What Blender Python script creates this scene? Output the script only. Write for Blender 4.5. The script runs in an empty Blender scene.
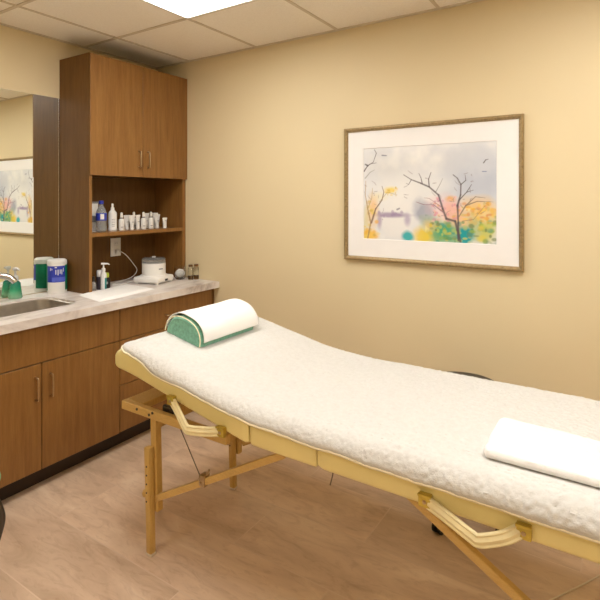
import bpy, bmesh, math, random
from mathutils import Vector, Matrix, noise
import numpy as np
random.seed(4)
SC = bpy.context.scene
COL = SC.collection
PI = math.pi

# ------------------------------------------------------------------ camera
cam = bpy.data.objects.new('camera', bpy.data.cameras.new('camera'))
COL.objects.link(cam)
cam.location = (2.995, 0.0, 1.428)
cam.rotation_euler = (PI / 2, 0, 0.576)
cam.data.sensor_width = 36.0
cam.data.lens = 36.0 * 497.93 / 600.0
cam.data.shift_y = -100.5 / 600.0
cam.data.clip_start = 0.02
SC.camera = cam

# ------------------------------------------------------------------ world, lights, exposure
w = bpy.data.worlds.new('world'); SC.world = w; w.use_nodes = True
w.node_tree.nodes['Background'].inputs[0].default_value = (1.0, 0.86, 0.66, 1)
w.node_tree.nodes['Background'].inputs[1].default_value = 0.3
SC.view_settings.view_transform = 'Standard'
SC.view_settings.look = 'None'
SC.view_settings.exposure = 0.0
SC.view_settings.gamma = 1.0
SC.view_settings.use_curve_mapping = False
LAMP = 8.8            # strength of the ceiling light panels
LAMPCOL = (1.0, 0.985, 0.95)

H = 2.432; YW = 2.607; XR = 4.25; YF = -1.35

# ------------------------------------------------------------------ material helpers
def new_mat(name):
    m = bpy.data.materials.new(name); m.use_nodes = True
    nt = m.node_tree; b = nt.nodes['Principled BSDF']
    return m, nt, b
def coords(nt, scale=(1, 1, 1), rot=(0, 0, 0)):
    tc = nt.nodes.new('ShaderNodeTexCoord'); mp = nt.nodes.new('ShaderNodeMapping')
    mp.inputs['Scale'].default_value = scale; mp.inputs['Rotation'].default_value = rot
    nt.links.new(tc.outputs['Object'], mp.inputs['Vector'])
    return mp.outputs['Vector']
def tex_noise(nt, vec, scale, detail=4, rough=.55, dist=0):
    n = nt.nodes.new('ShaderNodeTexNoise')
    n.inputs['Scale'].default_value = scale; n.inputs['Detail'].default_value = detail
    n.inputs['Roughness'].default_value = rough; n.inputs['Distortion'].default_value = dist
    nt.links.new(vec, n.inputs['Vector'])
    return n.outputs['Fac']
def ramp(nt, fac, stops):
    r = nt.nodes.new('ShaderNodeValToRGB'); e = r.color_ramp.elements
    while len(e) < len(stops): e.new(.5)
    for i, (p, c) in enumerate(stops):
        e[i].position = p; e[i].color = (*c, 1)
    nt.links.new(fac, r.inputs['Fac'])
    return r.outputs['Color']
def bump(nt, b, fac, strength, dist=.002):
    n = nt.nodes.new('ShaderNodeBump'); n.inputs['Strength'].default_value = strength
    n.inputs['Distance'].default_value = dist
    nt.links.new(fac, n.inputs['Height']); nt.links.new(n.outputs['Normal'], b.inputs['Normal'])
def mat(name, col, rough=.5, metal=0., var=.06, vscale=12, bmp=0., bscale=200, trans=0., ior=1.45, alpha=1., sheen=0.):
    m, nt, b = new_mat(name)
    v = coords(nt)
    f = tex_noise(nt, v, vscale, 3)
    lo = tuple(max(0, c * (1 - var)) for c in col); hi = tuple(min(1, c * (1 + var)) for c in col)
    nt.links.new(ramp(nt, f, [(.3, lo), (.7, hi)]), b.inputs['Base Color'])
    b.inputs['Roughness'].default_value = rough; b.inputs['Metallic'].default_value = metal
    b.inputs['Transmission Weight'].default_value = trans; b.inputs['IOR'].default_value = ior
    b.inputs['Sheen Weight'].default_value = sheen
    if bmp: bump(nt, b, tex_noise(nt, v, bscale, 3), bmp)
    return m
def mixc(nt, fac, a, bcol, typ='MIX'):
    n = nt.nodes.new('ShaderNodeMix'); n.data_type = 'RGBA'; n.blend_type = typ
    for s, val in ((n.inputs[0], fac), (n.inputs[6], a), (n.inputs[7], bcol)):
        if hasattr(val, 'default_value') or isinstance(val, bpy.types.NodeSocket): nt.links.new(val, s)
        else: s.default_value = val if isinstance(val, (int, float)) else (*val, 1)
    return n.outputs[2]

def wood(name, dark, mid, light, rough=.38, scale=(9, 9, .7), ws=1.0, spec=.5):
    m, nt, b = new_mat(name)
    v = coords(nt, scale)
    g = tex_noise(nt, v, 5 * ws, 6, .6, .4)
    c1 = ramp(nt, g, [(.25, dark), (.5, mid), (.78, light)])
    v2 = coords(nt, (scale[0] * 9, scale[1] * 9, scale[2] * 4))
    g2 = tex_noise(nt, v2, 8, 3, .6)
    c2 = ramp(nt, g2, [(.3, (.80, .78, .76)), (.65, (1, 1, 1))])
    nt.links.new(mixc(nt, .8, c1, c2, 'MULTIPLY'), b.inputs['Base Color'])
    b.inputs['Roughness'].default_value = rough
    b.inputs['Specular IOR Level'].default_value = spec
    bump(nt, b, g2, .12, .0006)
    return m

M = {}
def wallmat(name, col):
    m, nt, b = new_mat(name)
    v = coords(nt)
    f = tex_noise(nt, v, 1.3, 2)
    nt.links.new(ramp(nt, f, [(.3, tuple(c * .97 for c in col)), (.7, tuple(min(1, c * 1.02) for c in col))]), b.inputs['Base Color'])
    b.inputs['Roughness'].default_value = .62
    bump(nt, b, tex_noise(nt, v, 260, 2), .12, .0008)
    return m
M['wall'] = wallmat('tan wall paint', (.76, .635, .40))
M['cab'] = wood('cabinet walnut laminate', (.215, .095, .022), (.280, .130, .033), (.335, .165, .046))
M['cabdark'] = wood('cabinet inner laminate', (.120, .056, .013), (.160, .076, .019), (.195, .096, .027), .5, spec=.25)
M['birch'] = wood('pale varnished wood', (.60, .37, .11), (.68, .44, .14), (.74, .50, .18), .3, (6, 30, 30))
M['birchv'] = wood('pale varnished leg wood', (.58, .35, .09), (.66, .42, .125), (.72, .48, .165), .3, (30, 30, 4))
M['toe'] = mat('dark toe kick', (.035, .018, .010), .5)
M['vinyl'] = mat('yellow vinyl', (.92, .79, .36), .38, var=.04, vscale=6, bmp=.08, bscale=300)
M['strap'] = mat('cream vinyl strap', (.90, .79, .47), .4, var=.05, vscale=30)
M['brass'] = mat('brass', (.78, .56, .14), .25, 1.0, var=.12, vscale=60)
M['gilt'] = mat('gilt metal', (.58, .45, .09), .3, .6, var=.15, vscale=60)
M['handle'] = mat('brushed bronze', (.50, .38, .24), .3, 1.0, var=.1, vscale=80)
M['chrome'] = mat('chrome', (.75, .75, .77), .12, 1.0, var=.03)
M['darkmetal'] = mat('dark metal', (.10, .09, .08), .35, .9)
M['steelsink'] = mat('brushed steel', (.60, .56, .51), .36, 1.0, var=.08, vscale=25)
M['black'] = mat('black plastic', (.012, .012, .012), .35)
M['blackvinyl'] = mat('black vinyl', (.02, .018, .017), .3, bmp=.1, bscale=150)
M['white'] = mat('white plastic', (.86, .84, .80), .35, var=.02)
M['label'] = mat('label white', (.80, .79, .77), .5, var=.04, vscale=40)
M['clear'] = mat('clear plastic', (.93, .95, .96), .08, trans=.9, var=.01)
M['plum'] = mat('dark plum plastic', (.06, .045, .06), .35)
M['pet'] = mat('thin clear plastic', (.80, .84, .86), .15, trans=.75, ior=1.15, var=.02)
M['frost'] = mat('frosted white plastic', (.90, .90, .90), .25, trans=.35, var=.01)
M['glass'] = mat('clear glass', (.97, .98, .97), .02, trans=1.0, ior=1.25, var=.0)
M['brown'] = mat('amber brown plastic', (.16, .075, .025), .3, var=.2, vscale=30)
M['grey'] = mat('grey print', (.25, .25, .27), .5)
M['cotton'] = mat('white cotton', (.88, .85, .84), .95, bmp=.8, bscale=90)
M['blue'] = mat('royal blue', (.03, .05, .42), .35, var=.15, vscale=30)
M['bluel'] = mat('lighter blue', (.10, .14, .62), .35, var=.1, vscale=30)
M['green'] = mat('green label', (.0, .20, .10), .35, var=.3, vscale=14)
M['teal'] = mat('teal label', (.0, .22, .22), .35, var=.2, vscale=14)
M['lime'] = mat('lime print', (.45, .55, .05), .4)
M['matboard'] = mat('white mat board', (.90, .88, .87), .8, var=.01)
M['gold'] = mat('antique gold frame', (.36, .26, .13), .42, .55, var=.25, vscale=90)
M['towel'] = mat('white terry', (.90, .88, .86), .95, var=.02, bmp=.9, bscale=330, sheen=.3)
M['sheet'] = mat('white cloth', (.94, .93, .92), .8, var=.015, bmp=.15, bscale=500)
M['terry'] = mat('sea green terry', (.18, .42, .30), .95, var=.22, vscale=70, bmp=.9, bscale=260, sheen=.3)
M['cushion'] = mat('green seat vinyl', (.25, .52, .25), .4)
M['base'] = mat('cream baseboard', (.62, .50, .34), .5)
M['cord'] = mat('cream cord', (.70, .60, .48), .45)
M['steelwire'] = mat('steel cable', (.22, .17, .12), .4, .6)

def soap_mat():
    m, nt, b = new_mat('green tinted soap bottle')
    tc = nt.nodes.new('ShaderNodeTexCoord'); sp = nt.nodes.new('ShaderNodeSeparateXYZ')
    nt.links.new(tc.outputs['Object'], sp.inputs[0])
    mr = nt.nodes.new('ShaderNodeMapRange'); mr.inputs[1].default_value = 0; mr.inputs[2].default_value = .11
    nt.links.new(sp.outputs['Z'], mr.inputs[0])
    c = ramp(nt, mr.outputs[0], [(0, (.50, .86, .62)), (.45, (.06, .58, .30)), (1, (.0, .26, .24))])
    nt.links.new(c, b.inputs['Base Color'])
    b.inputs['Roughness'].default_value = .08; b.inputs['Transmission Weight'].default_value = .55
    return m
M['soap'] = soap_mat()
def fleece_mat():
    m, nt, b = new_mat('cream sherpa fleece')
    v = coords(nt)
    f = tex_noise(nt, v, 55, 4, .7)
    nt.links.new(ramp(nt, f, [(.25, (.62, .60, .565)), (.6, (.675, .66, .63))]), b.inputs['Base Color'])
    b.inputs['Roughness'].default_value = 1.0; b.inputs['Specular IOR Level'].default_value = .15
    bump(nt, b, tex_noise(nt, v, 150, 4, .65), .35, .004)
    return m
M['fleece'] = fleece_mat()
M['piping'] = mat('cream bound edge', (.88, .79, .56), .6, var=.03)

def floor_mat():
    m, nt, b = new_mat('marbled vinyl planks')
    tc = nt.nodes.new('ShaderNodeTexCoord')
    mp = nt.nodes.new('ShaderNodeMapping'); nt.links.new(tc.outputs['Object'], mp.inputs['Vector'])
    mp.inputs['Location'].default_value = (.35, -1.885 + .30 * 7, 0)
    br = nt.nodes.new('ShaderNodeTexBrick')
    nt.links.new(mp.outputs['Vector'], br.inputs['Vector'])
    br.inputs['Scale'].default_value = 1.0
    br.inputs['Brick Width'].default_value = 1.22; br.inputs['Row Height'].default_value = .30
    br.inputs['Mortar Size'].default_value = .0028; br.inputs['Mortar Smooth'].default_value = .3
    br.inputs['Color1'].default_value = (0, 0, 0, 1); br.inputs['Color2'].default_value = (1, 1, 1, 1)
    br.inputs['Mortar'].default_value = (.5, .5, .5, 1)
    br.offset = .37
    # per-plank shift of the vein pattern
    add = nt.nodes.new('ShaderNodeVectorMath'); add.operation = 'MULTIPLY_ADD'
    add.inputs[1].default_value = (3.1, 5.3, 2.0)
    nt.links.new(br.outputs['Color'], add.inputs[0]); nt.links.new(tc.outputs['Object'], add.inputs[2])
    sc = nt.nodes.new('ShaderNodeMapping'); sc.inputs['Scale'].default_value = (1.3, 4.2, 1)
    nt.links.new(add.outputs[0], sc.inputs['Vector'])
    n1 = tex_noise(nt, sc.outputs['Vector'], 1.7, 6, .58, 1.1)
    c1 = ramp(nt, n1, [(.28, (.55, .385, .26)), (.45, (.66, .475, .335)), (.60, (.74, .55, .395)), (.78, (.83, .66, .50))])
    n2 = tex_noise(nt, sc.outputs['Vector'], 5.5, 5, .65, 1.8)
    c2 = ramp(nt, n2, [(.36, (.86, .82, .80)), (.5, (1, 1, 1)), (.70, (1.0, 1.0, 1.0))])
    c = mixc(nt, .8, c1, c2, 'MULTIPLY')
    tone = ramp(nt, br.outputs['Color'], [(0, (.92, .92, .92)), (1, (1.03, 1.03, 1.03))])
    c = mixc(nt, 1.0, c, tone, 'MULTIPLY')
    seam = nt.nodes.new('ShaderNodeMath'); seam.operation = 'MULTIPLY'; seam.inputs[1].default_value = .5
    nt.links.new(br.outputs['Fac'], seam.inputs[0])
    c = mixc(nt, seam.outputs[0], c, (.72, .56, .44))
    nt.links.new(c, b.inputs['Base Color'])
    b.inputs['Roughness'].default_value = .34; b.inputs['Specular IOR Level'].default_value = .4
    bump(nt, b, n2, .04, .001)
    return m
M['floor'] = floor_mat()

def counter_mat():
    m, nt, b = new_mat('pale marble laminate')
    v = coords(nt, (2.2, .9, 1))
    n = tex_noise(nt, v, 3.0, 6, .6, 1.6)
    nt.links.new(ramp(nt, n, [(.34, (.46, .39, .36)), (.44, (.68, .61, .57)), (.56, (.80, .74, .70)), (.8, (.88, .84, .81))]), b.inputs['Base Color'])
    b.inputs['Roughness'].default_value = .3
    return m
M['counter'] = counter_mat()

def tile_mat():
    m, nt, b = new_mat('ceiling tile')
    v = coords(nt)
    f = tex_noise(nt, v, 120, 4, .7)
    nt.links.new(ramp(nt, f, [(.3, (.90, .83, .74)), (.6, (.96, .90, .81))]), b.inputs['Base Color'])
    b.inputs['Roughness'].default_value = .9
    bump(nt, b, f, .25, .002)
    return m
M['tile'] = tile_mat()
M['grid'] = mat('ceiling grid', (.66, .57, .45), .5, var=.02)
for i_, k_ in enumerate((1.2, 1.45, .95, .85)):
    m, nt, b = new_mat('light diffuser')
    b.inputs['Base Color'].default_value = (.9, .9, .9, 1)
    b.inputs['Emission Color'].default_value = (*LAMPCOL, 1); b.inputs['Emission Strength'].default_value = LAMP * k_
    M['lamp%d' % i_] = m
m, nt, b = new_mat('mirror glass')
b.inputs['Base Color'].default_value = (.90, .93, .88, 1); b.inputs['Metallic'].default_value = 1; b.inputs['Roughness'].default_value = .0
M['mirror'] = m

# ------------------------------------------------------------------ object helpers
def tag(o, label=None, cat=None, group=None, kind=None):
    if label: o['label'] = label
    if cat: o['category'] = cat
    if group: o['group'] = group
    if kind: o['kind'] = kind
    return o
def thing(name, label, cat, loc=(0, 0, 0), rz=0, group=None):
    o = bpy.data.objects.new(name, None); COL.objects.link(o)
    o.location = loc; o.rotation_euler = (0, 0, rz); o.empty_display_size = .05
    return tag(o, label, cat, group)
def obj(name, bm, material, parent=None, smooth=False, loc=None, world=False):
    """link bm as one mesh object; world=True: bm is in world coordinates and is moved into the parent's frame"""
    if world and parent is not None:
        r = parent
        while r.parent: r = r.parent
        bmesh.ops.transform(bm, matrix=(Matrix.Translation(r.location) @ r.rotation_euler.to_matrix().to_4x4()).inverted(), verts=bm.verts)
    if world and parent is None and loc is not None:
        bmesh.ops.translate(bm, vec=-Vector(loc), verts=bm.verts)
    bmesh.ops.recalc_face_normals(bm, faces=bm.faces)
    me = bpy.data.meshes.new(name); bm.to_mesh(me); bm.free()
    for mm in (material if isinstance(material, (list, tuple)) else [material]): me.materials.append(mm)
    if smooth:
        for p in me.polygons: p.use_smooth = True
        try: me.set_sharp_from_angle(angle=math.radians(38))
        except Exception: pass
    o = bpy.data.objects.new(name, me); COL.objects.link(o)
    if parent: o.parent = parent
    if loc is not None: o.location = loc
    return o
def copy_tree(o, parent=None):
    c = o.copy(); COL.objects.link(c); c.parent = parent
    for ch in list(o.children): copy_tree(ch, c)
    return c
def box(bm, x0, x1, y0, y1, z0, z1, bev=0., seg=2):
    t = bmesh.new()
    bmesh.ops.create_cube(t, size=1)
    for v in t.verts: v.co = Vector(((x0 + x1) / 2 + v.co.x * (x1 - x0), (y0 + y1) / 2 + v.co.y * (y1 - y0), (z0 + z1) / 2 + v.co.z * (z1 - z0)))
    if bev: bmesh.ops.bevel(t, geom=list(t.edges), offset=bev, segments=seg, profile=.5, affect='EDGES')
    merge(bm, t)
    return bm
def merge(bm, t, mtx=None, mi=None):
    if mtx is not None: bmesh.ops.transform(t, matrix=mtx, verts=t.verts)
    mp = {v: bm.verts.new(v.co) for v in t.verts}
    for f in t.faces:
        nf = bm.faces.new([mp[v] for v in f.verts]); nf.material_index = f.material_index if mi is None else mi
        nf.smooth = f.smooth
    t.free()
def bar(bm, a, b, wy, wz, bev=.003, up=(0, 0, 1)):
    """rectangular bar from a to b"""
    a, b = Vector(a), Vector(b); d = (b - a); L = d.length; d.normalize()
    s = d.cross(Vector(up)).normalized(); u = s.cross(d)
    t = bmesh.new(); box(t, 0, L, -wy / 2, wy / 2, -wz / 2, wz / 2, bev)
    mt = Matrix((d, s, u)).transposed().to_4x4(); mt.translation = a
    merge(bm, t, mt)
def tube(bm, pts, r, seg=10, closed=False, cap=True):
    pts = [Vector(p) for p in pts]; n = len(pts); rs = r if isinstance(r, (list, tuple)) else [r] * n
    rings = []; up = None
    for i, p in enumerate(pts):
        if closed: d = pts[(i + 1) % n] - pts[i - 1]
        else: d = pts[min(i + 1, n - 1)] - pts[max(i - 1, 0)]
        d.normalize()
        if up is None: up = Vector((0, 0, 1)) if abs(d.z) < .9 else Vector((1, 0, 0))
        s = d.cross(up).normalized(); up = s.cross(d).normalized()
        rings.append([bm.verts.new(p + (s * math.cos(2 * PI * k / seg) + up * math.sin(2 * PI * k / seg)) * rs[i]) for k in range(seg)])
    for i in range(n if closed else n - 1):
        A, B = rings[i], rings[(i + 1) % n]
        for k in range(seg): bm.faces.new([A[k], A[(k + 1) % seg], B[(k + 1) % seg], B[k]])
    if cap and not closed: bm.faces.new(rings[0]); bm.faces.new(rings[-1])
def spline(pts, n=8):
    P = [Vector(p) for p in pts]; P = [2 * P[0] - P[1]] + P + [2 * P[-1] - P[-2]]; out = []
    for i in range(1, len(P) - 2):
        for k in range(n):
            t = k / n; a, b, c, d = P[i - 1:i + 3]
            out.append(.5 * ((2 * b) + (c - a) * t + (2 * a - 5 * b + 4 * c - d) * t * t + (3 * b - a - 3 * c + d) * t ** 3))
    out.append(P[-2]); return out
def lathe(bm, prof, seg=28, c=(0, 0, 0), sx=1, sy=1, mi=0):
    """prof: list of (r,z)"""
    rings = []
    for r, z in prof:
        if r < 1e-5: rings.append([bm.verts.new((c[0], c[1], c[2] + z))])
        else: rings.append([bm.verts.new((c[0] + r * sx * math.cos(2 * PI * k / seg), c[1] + r * sy * math.sin(2 * PI * k / seg), c[2] + z)) for k in range(seg)])
    for A, B in zip(rings, rings[1:]):
        for k in range(seg):
            k2 = (k + 1) % seg
            if len(A) == 1 and len(B) == 1: continue
            if len(A) == 1: f = bm.faces.new([A[0], B[k2], B[k]])
            elif len(B) == 1: f = bm.faces.new([A[k], A[k2], B[0]])
            else: f = bm.faces.new([A[k], A[k2], B[k2], B[k]])
            f.material_index = mi
    return bm
def cyl(bm, p0, p1, r, seg=16): tube(bm, [p0, p1], r, seg)
N = bmesh.new

# ------------------------------------------------------------------ room shell
def struct(name, bm, material, parent=None, smooth=False):
    o = obj(name, bm, material, parent, smooth); o['kind'] = 'structure'; return o
bm = box(N(), 0, XR, YF, YW, -.05, 0); struct('floor', bm, M['floor'])
bm = box(N(), -.1, XR + .1, YW, YW + .1, -.05, H + .15); struct('wall_back', bm, M['wall'])
bm = box(N(), -.1, 0, YF, YW, -.05, H + .15); struct('wall_left', bm, M['wall'])
bm = box(N(), XR, XR + .1, YF, YW, -.05, H + .15); struct('wall_right', bm, M['wall'])
bm = box(N(), -.1, XR + .1, YF - .1, YF, -.05, H + .15); struct('wall_front', bm, M['wall'])
bm = box(N(), .66, XR, YW - .012, YW, 0, .10, .003); struct('baseboard_back', bm, M['base'])

# ceiling: tiles and tee grid; light openings left free
T = .61; X0 = .352 ; Y1 = YW - .628
gx = [X0 + k * T for k in range(-1, 8)]; gx = [0] + [g for g in gx if .02 < g < XR - .02] + [XR]
gy = [Y1 - k * T for k in range(0, 8)]; gy = [YW] + [g for g in gy if g > YF + .02] + [YF]
def near(v, lst): return min(lst, key=lambda a: abs(a - v))
lights = []
for lx in (X0 + T, X0 + 4 * T):
    lights.append((near(lx, gx), near(lx + T, gx), near(Y1 - 2 * T, gy), near(Y1, gy)))
for lx in (X0 + T, X0 + 4 * T):  # unseen fill panels added behind the camera to brighten the near sides
    lights.append((near(lx, gx), near(lx + T, gx), near(Y1 - 5 * T, gy), near(Y1 - 4 * T, gy)))
def inlight(x, y): return any(a < x < b and c < y < d for a, b, c, d in lights)
bm = N()
for i in range(len(gx) - 1):
    for j in range(len(gy) - 1):
        xa, xb = gx[i], gx[i + 1]; yb, ya = gy[j], gy[j + 1]
        if inlight((xa + xb) / 2, (ya + yb) / 2): continue
        box(bm, xa, xb, ya, yb, H + .004, H + .02)
ceil = struct('ceiling', bm, M['tile'])
bm = box(N(), -.1, XR + .1, YF - .1, YW + .1, H + .15, H + .2); struct('trim_1', bm, M['grid'])
bm = N()
for g in gx[1:-1]:
    segs = [(YF, YW)]
    for a, b_, c, d in lights:
        if a + .05 < g < b_ - .05: segs = [(YF, c), (d, YW)]
    for s in segs: box(bm, g - .0085, g + .0085, s[0], s[1], H - .001, H + .006)
for g in gy[1:-1]:
    cuts = sorted([(a, b_) for a, b_, c, d in lights if c + .05 < g < d - .05]); x = 0
    for a, b_ in cuts + [(XR, XR)]:
        if a > x: box(bm, x, a, g - .0085, g + .0085, H - .002, H + .005)
        x = b_
box(bm, 0, XR, YW - .018, YW, H - .003, H + .006); box(bm, 0, .018, YF, YW, H - .003, H + .006)
box(bm, XR - .018, XR, YF, YW, H - .003, H + .006); box(bm, 0, XR, YF, YF + .018, H - .003, H + .006)
struct('trim_2', bm, M['grid'])
for i, (a, b_, c, d) in enumerate(lights):
    t = thing('ceiling_light', ['recessed ceiling light panel in the tile grid, the one nearer the wood cabinets',
                                'recessed ceiling light panel in the tile grid, above the foot of the table',
                                'unseen square fill light added behind the viewpoint, on the mirror side',
                                'unseen square fill light added behind the viewpoint, on the side away from the mirror'][i], 'light', ((a + b_) / 2, (c + d) / 2, H - .004), 0, None)
    f = N(); e = .016
    box(f, a, a + e, c, d, H - .004, H + .05); box(f, b_ - e, b_, c, d, H - .004, H + .05)
    box(f, a, b_, c, c + e, H - .004, H + .05); box(f, a, b_, d - e, d, H - .004, H + .05)
    obj('frame', f, M['white'], t, world=True)
    g = N(); box(g, a + e, b_ - e, c + e, d - e, H + .012, H + .02)
    obj('diffuser', g, M['lamp%d' % i], t, world=True)

# ------------------------------------------------------------------ base cabinets
CF = .594; CT = .815; YE = 1.817       # door face x, underside of worktop, division between the two units
def bar_handle(p0, p1, out=(1, 0, 0), r=.0045, mt=None):
    p0, p1, o = Vector(p0), Vector(p1), Vector(out)
    d = (p1 - p0).normalized(); b = N()
    tube(b, spline([p0, p0 + o * .02 + d * .002, p0 + o * .027 + d * .012, p1 + o * .027 - d * .012, p1 + o * .02 - d * .002, p1], 4), r, 8)
    return b
def cabinet(name, label, y0, y1):
    return thing(name, label, 'cabinet', (.3, (y0 + y1) / 2, 0))
sb = cabinet('sink_cabinet', 'brown laminate base cabinet with two doors, holding the sink', .90, YE)
b = N()
box(b, .02, CF - .02, .90, .918, .10, CT); box(b, .02, CF - .02, YE - .02, YE - .002, .10, CT)
box(b, .02, CF - .02, .918, YE - .02, .10, .118); box(b, .004, .02, .90, YE - .002, .10, CT)
box(b, CF - .04, CF - .02, .918, YE - .02, .60, .64)
obj('body', b, M['cabdark'], sb, world=True)
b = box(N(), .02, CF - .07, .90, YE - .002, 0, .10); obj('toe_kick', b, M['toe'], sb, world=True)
b = box(N(), CF - .019, CF, .903, YE - .0025, .627, CT - .010, .0012, 1); obj('false_panel', b, M['cab'], sb, world=True)
YM = 1.364
for (a, c, hy) in ((.903, YM - .002, YM - .032), (YM + .002, YE - .0025, YM + .042)):
    b = box(N(), CF - .019, CF, a, c, .10, .622, .0012, 1); d = obj('door', b, M['cab'], sb, world=True)
    obj('handle', bar_handle((CF - .001, hy, .450), (CF - .001, hy, .560)), M['handle'], d, True, world=True)
db = cabinet('drawer_cabinet', 'brown laminate drawer cabinet between the sink cabinet and the back wall', YE, YW)
b = N(); Y2 = 2.572
box(b, .02, CF - .02, YE, YE + .018, .10, CT); box(b, .02, CF - .02, Y2 - .018, Y2, .10, CT)
box(b, .02, CF - .02, YE + .018, Y2 - .018, .10, .118); box(b, .004, .02, YE, Y2, .10, CT)
for z in (.368, .620): box(b, CF - .05, CF - .022, YE + .018, Y2 - .018, z - .008, z + .008)
obj('body', b, M['cabdark'], db, world=True)
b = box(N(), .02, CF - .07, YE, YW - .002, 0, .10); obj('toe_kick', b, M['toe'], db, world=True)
b = box(N(), CF - .04, CF - .012, Y2 + .002, YW - .001, .10, CT); obj('filler_strip', b, M['cabdark'], db, world=True)
for z0, z1 in ((.103, .366), (.370, .622), (.627, CT - .010)):
    b = box(N(), CF - .019, CF, YE + .0025, Y2 - .002, z0, z1, .0012, 1); d = obj('drawer', b, M['cab'], db, world=True)
    zz = (z0 + z1) / 2 - .01
    obj('handle', bar_handle((CF - .001, 2.15, zz), (CF - .001, 2.26, zz)), M['handle'], d, True, world=True)

# worktop with sink opening
CZ = .857
SX0, SX1, SY0, SY1 = .125, .47, 1.02, 1.655
def rrect(x0, x1, y0, y1, r, n=6):
    out = []
    for cx_, cy_, a0 in ((x1 - r, y1 - r, 0), (x0 + r, y1 - r, 90), (x0 + r, y0 + r, 180), (x1 - r, y0 + r, 270)):
        for k in range(n + 1):
            a = math.radians(a0 + 90 * k / n); out.append((cx_ + r * math.cos(a), cy_ + r * math.sin(a)))
    return out
bm = N()
def loop(bm, pts, z):
    vs = [bm.verts.new((x, y, z)) for x, y in pts]
    return vs, [bm.edges.new((vs[i], vs[(i + 1) % len(vs)])) for i in range(len(vs))]
ov, oe = loop(bm, [(.002, .88), (.633, .88), (.633, YW - .002), (.002, YW - .002)], CT)
iv, ie = loop(bm, rrect(SX0, SX1, SY0, SY1, .07, 8), CT)
bmesh.ops.triangle_fill(bm, use_beauty=True, edges=oe + ie)
fs = list(bm.faces)
r = bmesh.ops.extrude_face_region(bm, geom=fs)
bmesh.ops.translate(bm, vec=(0, 0, CZ - CT), verts=[v for v in r['geom'] if isinstance(v, bmesh.types.BMVert)])
wt = obj('worktop', bm, M['counter']); tag(wt, 'long pale marbled worktop over the brown base cabinets', 'worktop')

# sink
bm = N()
rings = []
for inset, z, rr in ((.0015, CZ - .012, .068), (.004, CZ - .014, .067), (.006, CZ - .05, .066), (.012, CZ - .20, .06), (.03, CZ - .222, .05), (.12, CZ - .228, .03)):
    pts = rrect(SX0 + inset, SX1 - inset, SY0 + inset, SY1 - inset, rr, 8)
    rings.append([bm.verts.new((x, y, z)) for x, y in pts])
for A, B in zip(rings, rings[1:]):
    for k in range(len(A)): bm.faces.new([A[k], A[(k + 1) % len(A)], B[(k + 1) % len(A)], B[k]])
bm.faces.new(rings[-1])
sk = thing('sink', 'undermount brushed steel sink set in the marbled worktop', 'sink', ((SX0 + SX1) / 2, (SY0 + SY1) / 2, CZ - .228))
obj('basin', bm, M['steelsink'], sk, True, world=True)
b = lathe(N(), [(0, .004), (.03, .004), (.042, .002), (.045, 0)], 24); obj('drain', b, M['chrome'], sk, True)

# faucet: base beyond the frame, spout reaching into view
fc = thing('faucet', 'chrome arched faucet over the steel sink', 'faucet', (.075, 1.30, CZ))
b = lathe(N(), [(.0, 0), (.028, 0), (.028, .006), (.02, .014), (.017, .05), (.0, .05)], 24); obj('base', b, M['chrome'], fc, True)
sp = [(0, 0, .03), (.002, .003, .08), (.015, .025, .130), (.052, .072, .155), (.080, .112, .150), (.098, .138, .130), (.104, .148, .114)]
b = N(); tube(b, spline(sp, 6), .0165, 16); obj('spout', b, M['chrome'], fc, True)
b = N(); tube(b, spline([(0, -.01, .05), (-.005, -.035, .075), (-.005, -.075, .085)], 5), .006, 10); obj('lever', b, M['chrome'], fc, True)

# ------------------------------------------------------------------ wall mirror
UY = 1.814
mr = thing('wall_mirror', 'large frameless mirror on the left wall above the sink', 'mirror', (.0, 1.35, CZ + .004))
b = box(N(), .001, .006, .88, UY - .008, CZ + .004, 2.065); obj('mirror_glass', b, M['mirror'], mr, world=True)
b = box(N(), .001, .008, UY - .008, UY - .002, CZ + .004, 2.065); obj('edge_strip', b, M['chrome'], mr, world=True)

# ------------------------------------------------------------------ tall cabinet with open shelf
UX = .321; DZ0, DZ1 = 1.575, 2.308; UE = YW - .003
uc = thing('wall_cabinet', 'tall brown cabinet with two upper doors and an open niche below', 'cabinet', (.16, (UY + UE) / 2, CZ))
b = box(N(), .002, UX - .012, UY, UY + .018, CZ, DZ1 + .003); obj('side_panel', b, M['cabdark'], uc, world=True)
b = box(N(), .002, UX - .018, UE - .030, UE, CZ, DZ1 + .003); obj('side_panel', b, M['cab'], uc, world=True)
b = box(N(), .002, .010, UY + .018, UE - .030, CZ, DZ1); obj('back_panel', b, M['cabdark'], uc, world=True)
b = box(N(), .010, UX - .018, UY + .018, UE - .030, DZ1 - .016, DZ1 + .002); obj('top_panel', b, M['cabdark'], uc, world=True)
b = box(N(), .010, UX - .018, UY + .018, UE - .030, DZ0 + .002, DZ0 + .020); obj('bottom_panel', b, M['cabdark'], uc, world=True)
SZ = 1.224
b = box(N(), .010, UX - .016, UY + .018, UE - .030, SZ - .024, SZ); obj('shelf', b, M['cab'], uc, world=True)
UM = 2.203
for (a, c, hy) in ((UY + .001, UM - .0015, UM - .036), (UM + .0015, UE - .001, UM + .036)):
    b = box(N(), UX - .008, UX + .002, a, c, DZ0, DZ1, .0012, 1); d = obj('door', b, M['cab'], uc, world=True)
    obj('handle', bar_handle((UX - .001, hy, 1.640), (UX - .001, hy, 1.745)), M['handle'], d, True, world=True)
b = box(N(), UX - .012, UX - .009, UY + .0005, UY + .0185, CZ, DZ0 - .004); obj('edge_band', b, M['cab'], uc, world=True)

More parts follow.
